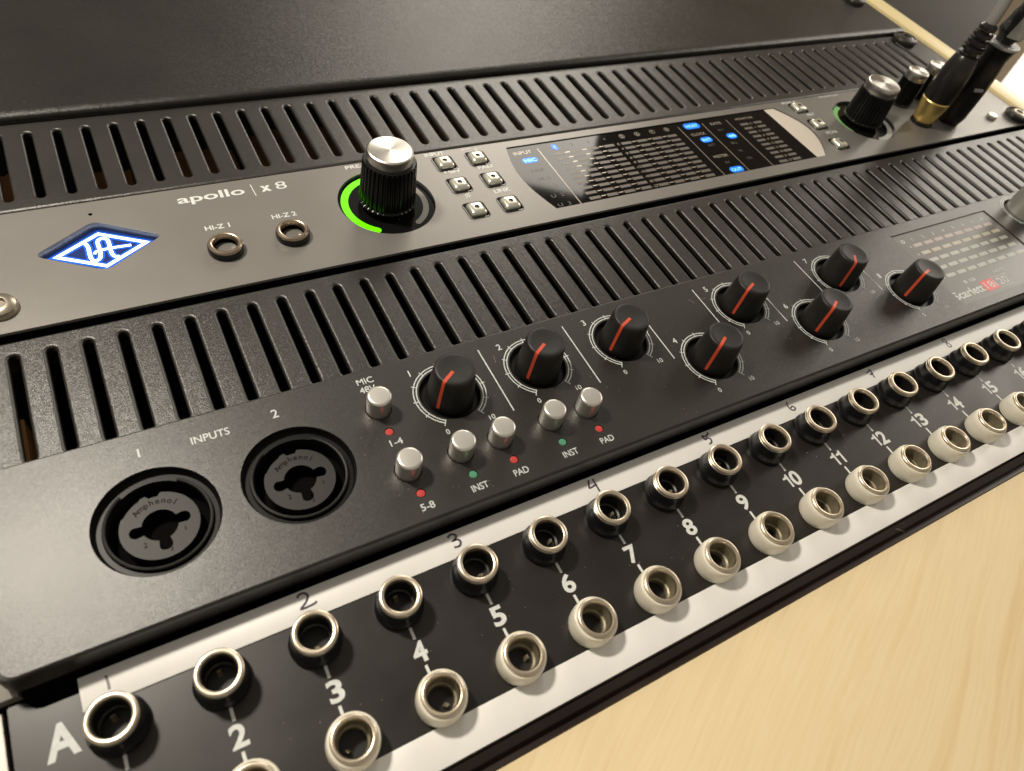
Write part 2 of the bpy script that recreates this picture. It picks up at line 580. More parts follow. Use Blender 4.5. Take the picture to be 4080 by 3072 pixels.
for x0, x1, y1 in ((18, 33, 220), (56, 72, 214), (84, 94, 222), (97, 112, 218), (117, 158, 226), (161, 196, 222), (200, 232, 224), (236, 262, 220), (266, 292, 215)):
    mb = MB()
    n = 5
    pts = [(x0 + (x1 - x0) * i / n, y1 + random.uniform(-2.5, 2.5)) for i in range(n + 1)]
    ring = [(x0, 180), (x1, 180)] + pts[::-1]
    mb.loft([[(x, y, z) for x, y in ring] for z in (-52, -44)], True, True)
    mb.build('inner_board', M['inner_wood'], case, ((x0 + x1) / 2, 200, -47), smooth=0)
mb = MB(); mb.box(10, 30.3, 52, 76, -40, -9)
mb.build('inner_board', M['inner_wood'], case, (28, 70, -25))


# ------------------------------------------------------------------ screws
def screw(parent, x, y, z, r, material, cup=None):
    if cup:
        mb = MB()
        mb.lathe([(r * 1.3, 0), (r * 1.34, 1.6), (r * 1.22, 2.4), (r * 1.0, 2.7), (r * 0.95, 1.4)], x, y, z, 40)
        s = mb.build('cup_washer', cup, parent, (x, y, z))
        par = s
    else:
        par = parent
    mb = MB()
    zz = z + (0.5 if cup else 0)
    mb.lathe([(r, 0), (r, 0.9), (r * 0.93, 1.7), (r * 0.75, 2.2), (r * 0.5, 2.45), (r * 0.42, 2.4), (r * 0.36, 1.5)], x, y, zz, 40, cap1=True)
    mb.build('screw', material, par, (x, y, zz))


# ------------------------------------------------------------------ vent panels
def slot_outline(cx, yb, yt, hw, n=8):
    return ([(cx + hw * math.cos(a), yt - hw + hw * math.sin(a)) for a in (math.pi * i / n for i in range(n + 1))] +
            [(cx - hw * math.cos(a), yb + hw - hw * math.sin(a)) for a in (math.pi * i / n for i in range(n + 1))])


def vent_panel(label, x0, n, pitch, sb, st, yb, yt, roll_top, roll_bot):
    hw = 1.14
    root = thing('vent_panel', label, 'vent panel', (250, (yb + yt) / 2, 0), 'slotted vent panels between the rack units')
    mb = MB()
    xs = [XL + 0.5] + [x0 + (i - 0.5) * pitch for i in range(n + 1)] + [XR - 0.5]
    yb2, yt2 = yb + roll_bot, yt - roll_top
    g = 0.85
    for i in range(n):
        a, b = xs[i + 1], xs[i + 2]
        cx = x0 + i * pitch
        so = slot_outline(cx, sb - g, st + g, hw + g)
        outer = []
        m = len(so)
        for k, (px, py) in enumerate(so):     # matching point on the rectangular cell
            if py > st - hw - 0.001:
                t = math.atan2(max(0.0, py - (st - hw)), px - cx) / math.pi
                if t < 0.25: q = (b, (st - hw) + (yt2 - st + hw) * t / 0.25)
                elif t > 0.75: q = (a, (st - hw) + (yt2 - st + hw) * (1 - t) / 0.25)
                else: q = (b + (a - b) * (t - 0.25) / 0.5, yt2)
            else:
                t = math.atan2(max(0.0, (sb + hw) - py), px - cx) / math.pi
                if t < 0.25: q = (b, (sb + hw) - (sb + hw - yb2) * t / 0.25)
                elif t > 0.75: q = (a, (sb + hw) - (sb + hw - yb2) * (1 - t) / 0.25)
                else: q = (b + (a - b) * (t - 0.25) / 0.5, yb2)
            outer.append((q[0], q[1], 0))
        ls = []
        for th in (0, 14, 28, 42, 56, 70, 84):
            th = math.radians(th)
            q = g * (1 - math.sin(th))
            ls.append([(x, y, -0.72 * (1 - math.cos(th))) for x, y in slot_outline(cx, sb - q, st + q, hw + q)])
        ls.append([(x, y, -1.7) for x, y in slot_outline(cx, sb, st, hw)])
        l0 = [(x, y, 0) for x, y in slot_outline(cx, sb - g * 1.06, st + g * 1.06, hw + g * 1.06)]
        mb.loft([outer, l0])
        mb.loft([l0] + ls)
    for a, b in ((xs[0], xs[1]), (xs[-2], xs[-1])):
        if b > a:
            mb.add([(a, yb2, 0), (b, yb2, 0), (b, yt2, 0), (a, yt2, 0)], [(0, 1, 2, 3)])
    # folded top and bottom edges
    for y0, s, r in ((yt2, 1, roll_top), (yb2, -1, roll_bot)):
        prof = [(y0 + s * r * math.sin(t), -r * (1 - math.cos(t))) for t in (k / 5 * math.pi / 2 for k in range(6))]
        prof.append((prof[-1][0], -11))
        vs, fs = [], []
        for (py, pz) in prof:
            vs += [(xs[0], py, pz), (xs[-1], py, pz)]
        for k in range(len(prof) - 1):
            f = (2 * k, 2 * k + 1, 2 * k + 3, 2 * k + 2)
            fs.append(f if s < 0 else f)
        mb.add(vs, fs)
    mb.build('slotted_sheet', M['powder'], root, (250, (yb + yt) / 2, 0))
    return root


v1 = vent_panel('black slotted vent panel above the grey audio interface, under the blank cover', 29.60, 55, 7.983,
                145.9, 177.5, 140.75, 183.0, 1.2, 1.4)
v2 = vent_panel('black slotted vent panel between the grey interface and the black interface', 32.18, 55, 7.983,
                56.9, 88.66, 50.6, 92.95, 0.7, 0.7)
screw(v2, 473.5, 84, 0, 4.4, M['screw_black'], M['screw_black'])

# ------------------------------------------------------------------ cover panel
cv = thing('cover_panel', 'wide blank black textured cover panel at the back above the vent slots', 'panel', (250, 300, 0))
mb = MB()
prof = [(183.2, -8), (183.2, 0.6), (183.35, 1.2), (183.9, 1.75), (184.7, 2.05), (185.6, 2.3), (186.5, 2.35), (600, 2.35)]
vs, fs = [], []
for y, z in prof:
    vs += [(XL - 70, y, z), (474, y, z), (476.5, y, z - 0.7), (478.5, y, z - 2.0)]
for k in range(len(prof) - 1):
    for j in range(3):
        fs.append((4 * k + j, 4 * k + j + 1, 4 * k + 5 + j, 4 * k + 4 + j))
mb.add(vs, fs)
mb.build('cover_sheet', M['cover'], cv, (250, 300, 2))
screw(cv, 468.0, 176.5, 0.2, 5.0, M['screw_black'], M['screw_black'])
screw(cv, 466.5, 216.5, 2.2, 4.4, M['screw_black'], M['screw_black'])

# ------------------------------------------------------------------ grey interface
ap = thing('audio_interface', 'grey metal audio interface with lit blue diamond emblem and green ring knob', 'audio interface', (250, 118, 0), 'rack audio interfaces')
AYB, AYT = 96.1, 140.55
DIA = (56.7, 121.7)


def rhomb(cx, cy, hx, hy, r, z=None, n=4):
    # rhombus with rounded corners
    C = [(cx + hx, cy), (cx, cy + hy), (cx - hx, cy), (cx, cy - hy)]
    out = []
    for i in range(4):
        p0, p, p1 = Vector(C[i - 1]), Vector(C[i]), Vector(C[(i + 1) % 4])
        d0, d1 = (p0 - p).normalized(), (p1 - p).normalized()
        a, b = p + d0 * r, p + d1 * r
        for k in range(n + 1):
            t = k / n
            q = a * (1 - t) ** 2 + p * 2 * t * (1 - t) + b * t * t
            out.append((q.x, q.y))
    return out if z is None else [(x, y, z) for x, y in out]


KNOB_A = (140.2, 119.6)
KNOB_B = (374.0, 119.0)
BTN = [(x, y) for y in (133.5, 121.3, 107.9) for x in (167.0, 179.9)]
RBTN = [(344.6, 134.2), (345.0, 121.4), (344.6, 106.8)]


def barrel(inset=0.0, n=10):
    p = []
    for i in range(n + 1):      # right bulge, bottom to top
        t = i / n
        y = 101.5 + inset + (137.1 - 101.5 - 2 * inset) * t
        p.append((329.5 - inset + 9.0 * math.sin(math.pi * (0.06 + 0.88 * t)) * 1.0, y))
    for i in range(n + 1):
        t = i / n
        y = 137.1 - inset - (137.1 - 101.5 - 2 * inset) * t
        p.append((195.0 + inset - 4.4 * math.sin(math.pi * (0.1 + 0.9 * t)), y))
    return p


holes = [rhomb(*DIA, 16.3, 10.4, 2.6), circ(*KNOB_A, 15.7, 72), circ(*KNOB_B, 15.2, 72), barrel(),
         circ(56.4, 135.1, 0.55, 12)]
holes += [rrect(x, y, 3.95, 4.05, 1.5) for x, y in BTN + RBTN]
outline = rect(XL + 1.3, XR - 0.7, AYB, AYT)
mb = MB()
mb.plate(outline, holes, 0.0)
mb.loft([rect(XL + 1.3, XR - 0.7, AYB, AYT, 0), rect(XL + 1.15, XR - 0.55, AYB - 0.15, AYT + 0.15, -0.25), rect(XL + 1.15, XR - 0.55, AYB - 0.15, AYT + 0.15, -0.8)])
mb.build('faceplate', M['silver_face'], ap, (250, 118, 0))
mb = MB()
mb.loft([rect(XL + 1.15, XR - 0.55, AYB - 0.13, AYT + 0.13, -0.8), rect(XL + 1.15, XR - 0.55, AYB - 0.13, AYT + 0.13, -9)], False, True)
mb.box(XL + 8, XR - 8, 97, 140, -170, -9.2)
mb.build('chassis', M['dark'], ap, (250, 118, -9))
for h, z1 in ((circ(*KNOB_A, 15.7, 72), -1.2), (circ(*KNOB_B, 15.2, 72), -1.2)):
    mb = MB()
    mb.loft([[(x, y, 0) for x, y in h], [(x, y, z1) for x, y in h]])
    mb.build('well_rim', M['logo_wall'], ap, (h[0][0] - 15, h[0][1], 0))
for x, y in BTN + RBTN:
    mb = MB()
    mb.loft([rrect(x, y, 3.95, 4.05, 1.5, z=0.0), rrect(x, y, 3.85, 3.95, 1.4, z=0.18), rrect(x, y, 3.45, 3.55, 1.2, z=0.15), rrect(x, y, 3.2, 3.3, 1.1, z=-0.3), rrect(x, y, 3.15, 3.25, 1.1, z=-2.5)], cap1=True)
    mb.build('button_surround', M['gloss_black'], ap, (x, y, -1))
mb = MB()
mb.loft([circ(56.4, 135.1, .55, 12, 0), circ(56.4, 135.1, .55, 12, -2)], cap1=True)
mb.build('microphone_hole', M['dark'], ap, (56.4, 135.1, -1))

# emblem recess
mb = MB()
mb.loft([rhomb(*DIA, 16.3, 10.4, 2.6, 0), rhomb(*DIA, 15.9, 10.1, 2.3, -0.12), rhomb(*DIA, 15.7, 9.95, 2.2, -0.5), rhomb(*DIA, 15.6, 9.9, 2.2, -2.1)])
mb.build('emblem_recess', M['logo_wall'], ap, (*DIA, 0))
mb = MB()
mb.plate(rhomb(*DIA, 15.65, 9.93, 2.2), [], -2.08)
em = mb.build('emblem_lens', M['logo_floor'], ap, (*DIA, -2.1))
mb = MB()


def d_(pts):
    return [(DIA[0] + a + 0.15, DIA[1] + b * 0.96 + 0.3) for a, b in pts]


def smooth_path(pts, sub=5):
    out = []
    n = len(pts)
    for i in range(n - 1):
        p0, p1, p2, p3 = pts[max(i - 1, 0)], pts[i], pts[i + 1], pts[min(i + 2, n - 1)]
        for k in range(sub):
            t = k / sub
            out.append(tuple(0.5 * ((2 * p1[j]) + (-p0[j] + p2[j]) * t + (2 * p0[j] - 5 * p1[j] + 4 * p2[j] - p3[j]) * t * t +
                                    (-p0[j] + 3 * p1[j] - 3 * p2[j] + p3[j]) * t ** 3) for j in range(len(p1))))
    out.append(pts[-1])
    return out


mb.ribbon(d_([(-11.3, 0), (0, 7.0), (11.3, 0), (0, -7.0)]), 2.3, -2.05, closed=True)
mb.ribbon(d_(smooth_path([(-4.6, 4.1), (-3.7, 3.5), (-3.28, 1.59), (-3.35, -1.24), (-3.15, -3.3), (-2.26, -4.15), (-1.2, -3.4),
                          (-0.7, -1.5), (-0.72, 1.5), (-0.68, 3.6), (-0.05, 4.6), (0.82, 4.75), (1.69, 4.2), (1.98, 2.7), (1.95, -0.48),
                          (2.05, -2.5), (2.6, -3.7), (3.6, -4.0)])), 2.1, -2.04)
mb.ribbon(d_(smooth_path([(-2.2, -1.3), (-1.5, -0.35), (0.4, -0.05), (3.04, 0.05), (7.3, -0.1)])), 1.9, -2.03)
mb.build('emblem_halo', M['logo_halo'], em, (*DIA, -2), smooth=0)
mb = MB()
mb.ribbon(d_([(-11.3, 0), (0, 7.0), (11.3, 0), (0, -7.0)]), 1.0, -1.98, closed=True)
mb.ribbon(d_(smooth_path([(-4.6, 4.1), (-3.7, 3.5), (-3.28, 1.59), (-3.35, -1.24), (-3.15, -3.3), (-2.26, -4.15), (-1.2, -3.4),
                          (-0.7, -1.5), (-0.72, 1.5), (-0.68, 3.6), (-0.05, 4.6), (0.82, 4.75), (1.69, 4.2), (1.98, 2.7), (1.95, -0.48),
                          (2.05, -2.5), (2.6, -3.7), (3.6, -4.0)])), 0.95, -1.96)
mb.ribbon(d_(smooth_path([(-2.2, -1.3), (-1.5, -0.35), (0.4, -0.05), (3.04, 0.05), (7.3, -0.1)])), 0.8, -1.94)
mb.build('emblem_monogram', M['logo_lit'], em, (*DIA, -1.5), smooth=0)

# white lettering on the faceplate
mb = MB()
mb.text('apollo', 79.6, 133.75, EPS, 3.35, bold=0.018, width=19.6)
mb.ribbon([(101.7, 137.6), (102.0, 132.0)], 0.28, EPS)
mb.text('x', 104.6, 133.6, EPS, 3.5, bold=0.05, width=3.2)
mb.text('8', 108.6, 133.5, EPS, 3.5, bold=0.0, width=3.4)
mb.text('HI-Z 1', 84.0, 120.15, EPS, 1.85, bold=0.02, width=7.0)
mb.text('HI-Z 2', 103.4, 120.25, EPS, 1.85, bold=0.02, width=7.4)
mb.text('PREAMP', 132.9, 138.1, EPS, 1.6, bold=0.03, width=11.5)
mb.text('INPUT', 161.8, 138.45, EPS, 1.7, bold=0.035, width=7.4)
mb.text('+48V', 164.4, 128.0, EPS, 1.8, bold=0.035, width=6.5)
mb.text('PAD', 177.6, 127.7, EPS, 1.8, bold=0.035, width=5.8)
mb.text('LINK', 177.3, 114.3, EPS, 1.8, bold=0.035, width=6.4)
mb.ribbon(circ(167.5, 115.6, 0.8, 16), 0.3, EPS, closed=True)
mb.ribbon([(166.4, 114.3), (168.6, 116.9)], 0.28, EPS)
mb.ribbon([(176.1, 139.0), (177.2, 139.5), (179.8, 139.5)], 0.35, EPS)
mb.ribbon([(181.5, 137.9), (181.9, 139.3), (182.4, 137.9)], 0.3, EPS)
mb.text('MONITOR', 363.2, 139.0, EPS, 1.1, bold=0.02, width=13.5)
mb.text('FCN A', 338.3, 138.3, EPS, 1.3, bold=0.03, width=9)
mb.text('ALT', 345.0, 128.0, EPS, 1.5, bold=0.03, width=5)
mb.text('FCN', 344.3, 114.0, EPS, 1.7, bold=0.03, width=6.4)
mb.lathe([(1.3, 0), (1.3, EPS)], 446.0, 112.3, 0, 16, cap1=True)
mb.build_split('white_lettering', M['print'], ap)

# instrument jacks
for x, y in ((87.6, 111.0), (107.1, 111.7)):
    mb = MB()
    mb.lathe([(5.0, 0), (5.05, 1.0), (4.9, 1.7), (4.5, 1.9)], x, y, 0, 48)
    j = mb.build('jack', M['gloss_black'], ap, (x, y, 0))
    mb = MB()
    mb.lathe([(4.6, 1.6), (4.7, 2.1), (4.55, 2.55), (4.2, 2.8), (3.85, 2.8), (3.5, 2.6), (3.2, 2.1), (3.12, 1.5)], x, y, 0, 48)
    mb.build('rim', M['bronze_rim'], j, (x, y, 1))
    mb = MB()
    mb.lathe([(3.12, 1.2), (3.1, -6)], x, y, 0, 32, cap1=True)
    mb.build('bore', M['dark'], j, (x, y, 0))


def fluted_knob(x, y, name, r0, r1, h0, h1, rcap, ring=None):
    # ring = (inner, outer, lit from, lit to, unlit from, unlit to)
    mb = MB()
    n = 34
    def md(t, z):
        if z < h0 + 0.9 or z > h1 - 0.1:
            return 0.0
        s = math.cos(n * t)
        return 0.30 * (1 if s > 0.2 else (-1 if s < -0.2 else s / 0.2)) - 0.25
    mb.lathe([(r0 + .25, h0), (r0 + .3, h0 + 0.6), (r0, h0 + 1.0), (r0, h0 + 1.1), (r1 + (r0 - r1) * .5, (h0 + h1) / 2), (r1, h1 - 0.9), (r1 - .1, h1 - 0.35), (r1 - .35, h1 - 0.1), (r1 - .35, h1), (rcap - .3, h1)],
             x, y, 0, n * 8, mod=md, cap0=True, cap1=False)
    k = mb.build('knob', M['knob_black'], ap, (x, y, h0), smooth=30)
    mb = MB()
    mb.lathe([(rcap, h1 - 0.3), (rcap, h1 + 0.6), (rcap + 0.02, h1 + 2.9), (rcap - 0.15, h1 + 3.35), (rcap - 0.55, h1 + 3.6), (0.02, h1 + 3.62)], x, y, 0, 96, cap1=True)
    cap = mb.build('knob_cap', M['brushed_cap'], k, (x, y, h1), smooth=25)
    return k


def spun_mat():
    m = bpy.data.materials.new('radially_spun_aluminium')
    m.use_nodes = True
    N, L = m.node_tree.nodes, m.node_tree.links
    b = N['Principled BSDF']
    b.inputs['Base Color'].default_value = (0.66, 0.64, 0.59, 1)
    b.inputs['Metallic'].default_value = 1.0
    b.inputs['Roughness'].default_value = 0.30
    b.inputs['Anisotropic'].default_value = 0.85
    tg = N.new('ShaderNodeTangent')
    tg.direction_type = 'RADIAL'
    tg.axis = 'Z'
    L.new(tg.outputs[0], b.inputs['Tangent'])
    tc = N.new('ShaderNodeTexCoord')
    ln = N.new('ShaderNodeVectorMath'); ln.operation = 'LENGTH'
    mp = N.new('ShaderNodeMapping'); mp.inputs['Scale'].default_value = (1, 1, 0)
    L.new(tc.outputs['Object'], mp.inputs['Vector']); L.new(mp.outputs[0], ln.inputs[0])
    n = N.new('ShaderNodeTexNoise'); n.noise_dimensions = '1D'
    n.inputs['Scale'].default_value = 9000
    L.new(ln.outputs['Value'], n.inputs['W'])
    bp = N.new('ShaderNodeBump'); bp.inputs['Strength'].default_value = 0.12; bp.inputs['Distance'].default_value = 0.02 * MM
    L.new(n.outputs['Fac'], bp.inputs['Height']); L.new(bp.outputs['Normal'], b.inputs['Normal'])
    return m


M['brushed_cap'] = spun_mat()
# wells round the two big knobs
for (x, y), lit in ((KNOB_A, True), (KNOB_B, False)):
    rr = 15.7 if lit else 15.2
    mb = MB(); mb.plate(circ(x, y, rr, 72), [], -1.15)
    w = mb.build('knob_well', M['gloss_black'], ap, (x, y, -1.15))
    if lit:
        mb = MB(); arc_band(mb, x, y, 12.4, 14.7, 236, 80, -1.05)
        mb.build('lit_ring', M['green'], w, (x, y, -1.05), smooth=0)
        mb = MB(); arc_band(mb, x, y, 11.7, 13.6, 70, -60, -1.05)
        mb.build('unlit_ring', M['ring_grey'], w, (x, y, -1.05), smooth=0)
    else:
        M['green_dim'] = mat('faint_green_ring', (0.10, 0.22, 0.07), 0.3, emit=(0.30, 0.75, 0.20), estr=0.30)
        mb = MB(); arc_band(mb, x, y, 12.2, 14.4, 200, 110, -1.05)
        mb.build('lit_ring', M['green_dim'], w, (x, y, -1.05), smooth=0)
        mb = MB(); arc_band(mb, x, y, 11.9, 14.3, 30, -95, -1.05)
        mb.build('unlit_ring', M['seg_grn'], w, (x, y, -1.05), smooth=0)
fluted_knob(*KNOB_A, 'knob', 8.95, 8.35, 1.0, 15.9, 7.15)
fluted_knob(KNOB_B[0] - 1.2, KNOB_B[1] + 0.6, 'knob', 8.75, 7.9, 1.0, 14.6, 7.3)
for x, y in ((408.8, 127.6), (427.5, 129.8)):
    fluted_knob(x, y, 'knob', 5.6, 5.2, 0.0, 12.5, 4.9)

# square buttons
for x, y in BTN + RBTN:
    mb = MB()
    L = []
    for s, z in ((2.95, -2.0), (2.95, 0.2), (2.85, 0.7), (2.6, 1.15), (2.2, 1.45), (1.5, 1.6), (0.9, 1.63)):
        L.append(rrect(x, y, s, s * 1.02, min(1.1, s * 0.4), z=z))
    L2 = [(x + 0.9 * math.cos(math.radians(a)), y + 0.9 * math.sin(math.radians(a)), 1.63) for a in
          [(-90 + 90 * i / 5) for i in range(6)] + [90 * i / 5 for i in range(6)] + [90 + 90 * i / 5 for i in range(6)] + [180 + 90 * i / 5 for i in range(6)]]
    L[-1] = L2
    mb.loft(L)
    k = mb.build('button', M['btn_metal'], ap, (x, y, 0), smooth=50)
    mb = MB(); mb.lathe([(0.91, 1.63), (0.86, 1.2)], x, y, 0, 20, cap1=True)
    mb.build('button_lens', M['screen'], k, (x, y, 1.4))

# display
dz = -0.35
mb = MB()
bo = barrel()
mb.loft([[(x, y, 0) for x, y in bo], [(x, y, dz) for x, y in bo]])
mb.build('display_bezel', M['black_plastic'], ap, (260, 119, 0))
mb = MB()
lp = [p for p in bo if p[0] < 250]
mb.plate([(326.3, 101.5)] + [(325.4, 137.1)] + lp, [], dz)
disp = mb.build('display', M['glass'], ap, (260, 119, dz))
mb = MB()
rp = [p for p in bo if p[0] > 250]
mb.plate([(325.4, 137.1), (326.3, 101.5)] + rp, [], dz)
mb.build('display_reflection', M['reflection_crescent'], ap, (333, 119, dz))  # bright reflection on the display glass, put into the colour of a pale crescent
z = dz + EPS
mb = MB()
for r in range(10):
    yy = 129.6 - r * (129.6 - 103.45) / 9
    for c in range(8):
        xs = 210.2 + c * 7.72 + (0.0 if c < 4 else 0.6)
        mb.add(rect(xs, xs + 4.7, yy - 0.72, yy + 0.72, z), [(0, 1, 2, 3)]); mb.cut()
    for c in range(2):
        xs = (305.2, 313.0)[c]
        mb.add(rect(xs, xs + 4.6, yy - 0.72, yy + 0.72, z), [(0, 1, 2, 3)]); mb.cut()
mb.build_split('meter_segment', M['seg_dim'], disp)
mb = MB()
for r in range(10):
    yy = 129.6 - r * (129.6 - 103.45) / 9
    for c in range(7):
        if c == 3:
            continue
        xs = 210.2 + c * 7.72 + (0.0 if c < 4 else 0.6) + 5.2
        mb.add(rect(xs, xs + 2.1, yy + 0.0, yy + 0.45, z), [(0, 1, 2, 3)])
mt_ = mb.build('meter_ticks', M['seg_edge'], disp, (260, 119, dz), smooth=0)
mt_['kind'] = 'stuff'
mb = MB()
for r, s in enumerate(('CLIP', '-1', '-3', '-6', '-9', '-12', '-15', '-18', '-21', '-27')):
    yy = 129.6 - r * (129.6 - 103.45) / 9
    mb.text(s if r else 'C', 240.2, yy - 0.6, z, 1.2, bold=0.02, align='CENTER')
    mb.text(s if r else 'C', 311.3, yy - 0.55, z, 1.1, bold=0.02, align='CENTER')
for i, s in enumerate('5678'):
    mb.ribbon(circ(244.6 + i * 7.6, 133.9, 1.15, 18), 0.2, z, closed=True)
    mb.text(s, 244.6 + i * 7.6, 133.15, z, 1.5, bold=0.02, align='CENTER')
mb.text('RATE', 290.4, 132.2, z, 1.5, bold=0.02, width=6.0)
mb.text('CLOCK', 276.3, 127.3, z, 1.5, bold=0.02, width=7.6)
mb.text('METER', 276.5, 112.2, z, 1.5, bold=0.02, width=7.6)
mb.text('MONITOR', 305.2, 132.8, z, 1.3, bold=0.02, width=10.2)
mb.text('INPUT', 194.6, 132.4, z, 1.75, bold=0.0, width=7.6)
mb.build_split('display_print', M['sep'], disp)
mb = MB()
for i, s in enumerate(('LINE', 'HI-Z', 'U  1', 'U  2', 'U  3')):
    mb.text(s, 196.6, 121.9 - i * 4.85, z, 1.5, width=5.2)
for i, s in enumerate('234'):
    mb.text(s, 220.6 + i * 7.7, 133.1, z, 1.5, align='CENTER')
mb.text('EXT', 279.5, 119.6, z, 1.4); mb.text('IN', 279.5, 108.0, z, 1.4)
for i, s in enumerate(('44.1', '88.2', '96', '176')):
    mb.text(s, 291.2, (127.8, 118.6, 113.4, 108.2)[i], z, 1.3)
mb.build_split('display_dim_print', M['print_dim'], disp)
mb = MB()
for x in (205.6, 273.7, 286.8, 300.3):
    mb.ribbon([(x, 134.2), (x, 101.75)], 0.34, z)
mb.build_split('display_divider', M['sep'], disp)
mbb, mbt = MB(), MB()
for x, y, hx, hy, s in ((199.3, 128.6, 3.3, 1.55, 'MIC'), (212.9, 133.7, 1.2, 1.7, '1'), (280.7, 133.7, 4.2, 1.9, 'HOST'),
                        (281.3, 123.9, 2.9, 1.7, 'INT'), (281.6, 103.9, 3.5, 1.7, 'OUT'), (295.2, 123.7, 2.6, 1.75, '48')):
    mbb.plate(rrect(x, y, hx, hy, min(hx, hy) * 0.99, 6), [], z); mbb.cut()
    mbt.text(s, x, y - 0.85, z + EPS, 1.6, bold=0.02, align='CENTER', width=(hx * 1.55 if len(s) > 1 else None))
mbb.build_split('lit_indicator', M['blue'], disp)
mbt.build_split('lit_lettering', M['blue_text'], disp)

# right-hand extras
mb = MB(); mb.lathe([(2.6, 0), (2.6, 1.0), (2.2, 1.6), (1.0, 1.8)], 455.8, 105.2, 0, 32, cap1=True)
mb.build('power_button', M['btn_metal'], ap, (455.8, 105.2, 0))
for x, y in ((406.3, 111.0), (424.6, 108.8)):
    mb = MB()
    mb.lathe([(5.2, 0), (5.2, 0.8), (4.9, 1.1), (4.0, 1.15), (3.3, 0.9), (3.2, -3)], x, y, 0, 40, cap1=True)
    mb.build('headphone_socket', M['gloss_black'], ap, (x, y, 0))
screw(ap, 31.3, 104.6, 0.0, 4.2, M['screw'])
screw(ap, 473.5, 102.2, 0.0, 4.6, M['screw'], M['screw_black'])

# ------------------------------------------------------------------ black interface
sc = thing('audio_interface', 'black audio interface with eight ribbed red-line knobs and two combo sockets', 'audio interface', (250, 29, 7), 'rack audio interfaces')
ZS = 7.0
SB, ST = 7.9, 51.7
SK = [(123.9, 37.8, 214), (150.1, 38.1, 212), (177.9, 38.2, 204), (200.8, 23.4, 211), (224.0, 37.9, 205), (246.2, 23.3, 210), (269.0, 37.8, 229), (292.0, 23.5, 195)]
MK = (384.0, 41.0)
XLR = [(53.5, 29.2), (82.9, 29.2)]
LEDS = [(105.4, 32.4, 'r'), (105.8, 14.5, 'r'), (119.1, 14.5, 'g'), (130.1, 14.5, 'r'), (144.1, 14.5, 'g'), (155.2, 14.5, 'r')]
SBT = [(105.4, 39.4), (105.4, 21.0), (118.9, 21.0), (129.6, 21.0), (144.2, 21.1), (155.2, 21.1)]
SCR = (306.8, 365.0, 11.4, 47.1)
holes = [circ(x, y, 12.45, 64) for x, y in XLR] + [circ(x, y, 7.9, 48) for x, y, a in SK] + [circ(*MK, 8.0, 48)]
holes += [circ(x, y, 1.15, 16) for x, y, c in LEDS] + [circ(x, y, 3.25, 28) for x, y in SBT] + [rect(*SCR)]
mb = MB()
OL = rrect((XL + 1.6 + XR - 0.9) / 2, (SB + ST) / 2, (XR - XL - 2.5) / 2, (ST - SB) / 2, 2.6)
mb.plate(OL, holes, ZS)
mb.loft([[(x, y, ZS) for x, y in OL],
         [(x, y, ZS - 0.12) for x, y in rrect(251.4, (SB + ST) / 2, 228.5 + .25, (ST - SB) / 2 + .3, 2.8)],
         [(x, y, ZS - 0.7) for x, y in rrect(251.4, (SB + ST) / 2, 228.5 + .5, (ST - SB) / 2 + .55, 3.0)],
         [(x, y, ZS - 1.4) for x, y in rrect(251.4, (SB + ST) / 2, 228.5 + .55, (ST - SB) / 2 + .6, 3.0)],
         [(x, y, ZS - 6.0) for x, y in rrect(251.4, (SB + ST) / 2, 228.5 + .55, (ST - SB) / 2 + .6, 3.0)]])
mb.build('faceplate', M['black_face'], sc, (250, 29, ZS))
mb = MB()
mb.box(XL + 2.5, XR - 1.5, 8.3, 51.4, -3, 1.1)
mb.box(XL + 8, XR - 8, 8.6, 51.0, -165, -3.1)
mb.build('chassis', M['dark'], sc, (250, 29, 0))
# socket recesses, wells, led holes
mb = MB()
for x, y, a in SK:
    mb = MB()
    mb.lathe([(7.9, 0), (7.55, -0.35), (7.3, -1.5)], x, y, ZS, 48, cap1=True)
    mb.build('knob_well', M['socket_black'], sc, (x, y, ZS))
mb = MB()
mb.lathe([(8.0, 0), (7.7, -0.35), (7.4, -1.5)], *MK, ZS, 48, cap1=True)
mb.build('knob_well', M['socket_black'], sc, (*MK, ZS))
for x, y in SBT:
    mb = MB()
    mb.lathe([(3.25, 0), (3.15, -0.3), (3.1, -1.5)], x, y, ZS, 28, cap1=True)
    mb.build('button_well', M['socket_black'], sc, (x, y, ZS))
for x, y, c in LEDS:
    mb = MB()
    mb.lathe([(1.15, 0), (1.1, -0.6)], x, y, ZS, 16)
    mb.build('light_well', M['socket_black'], sc, (x, y, ZS))


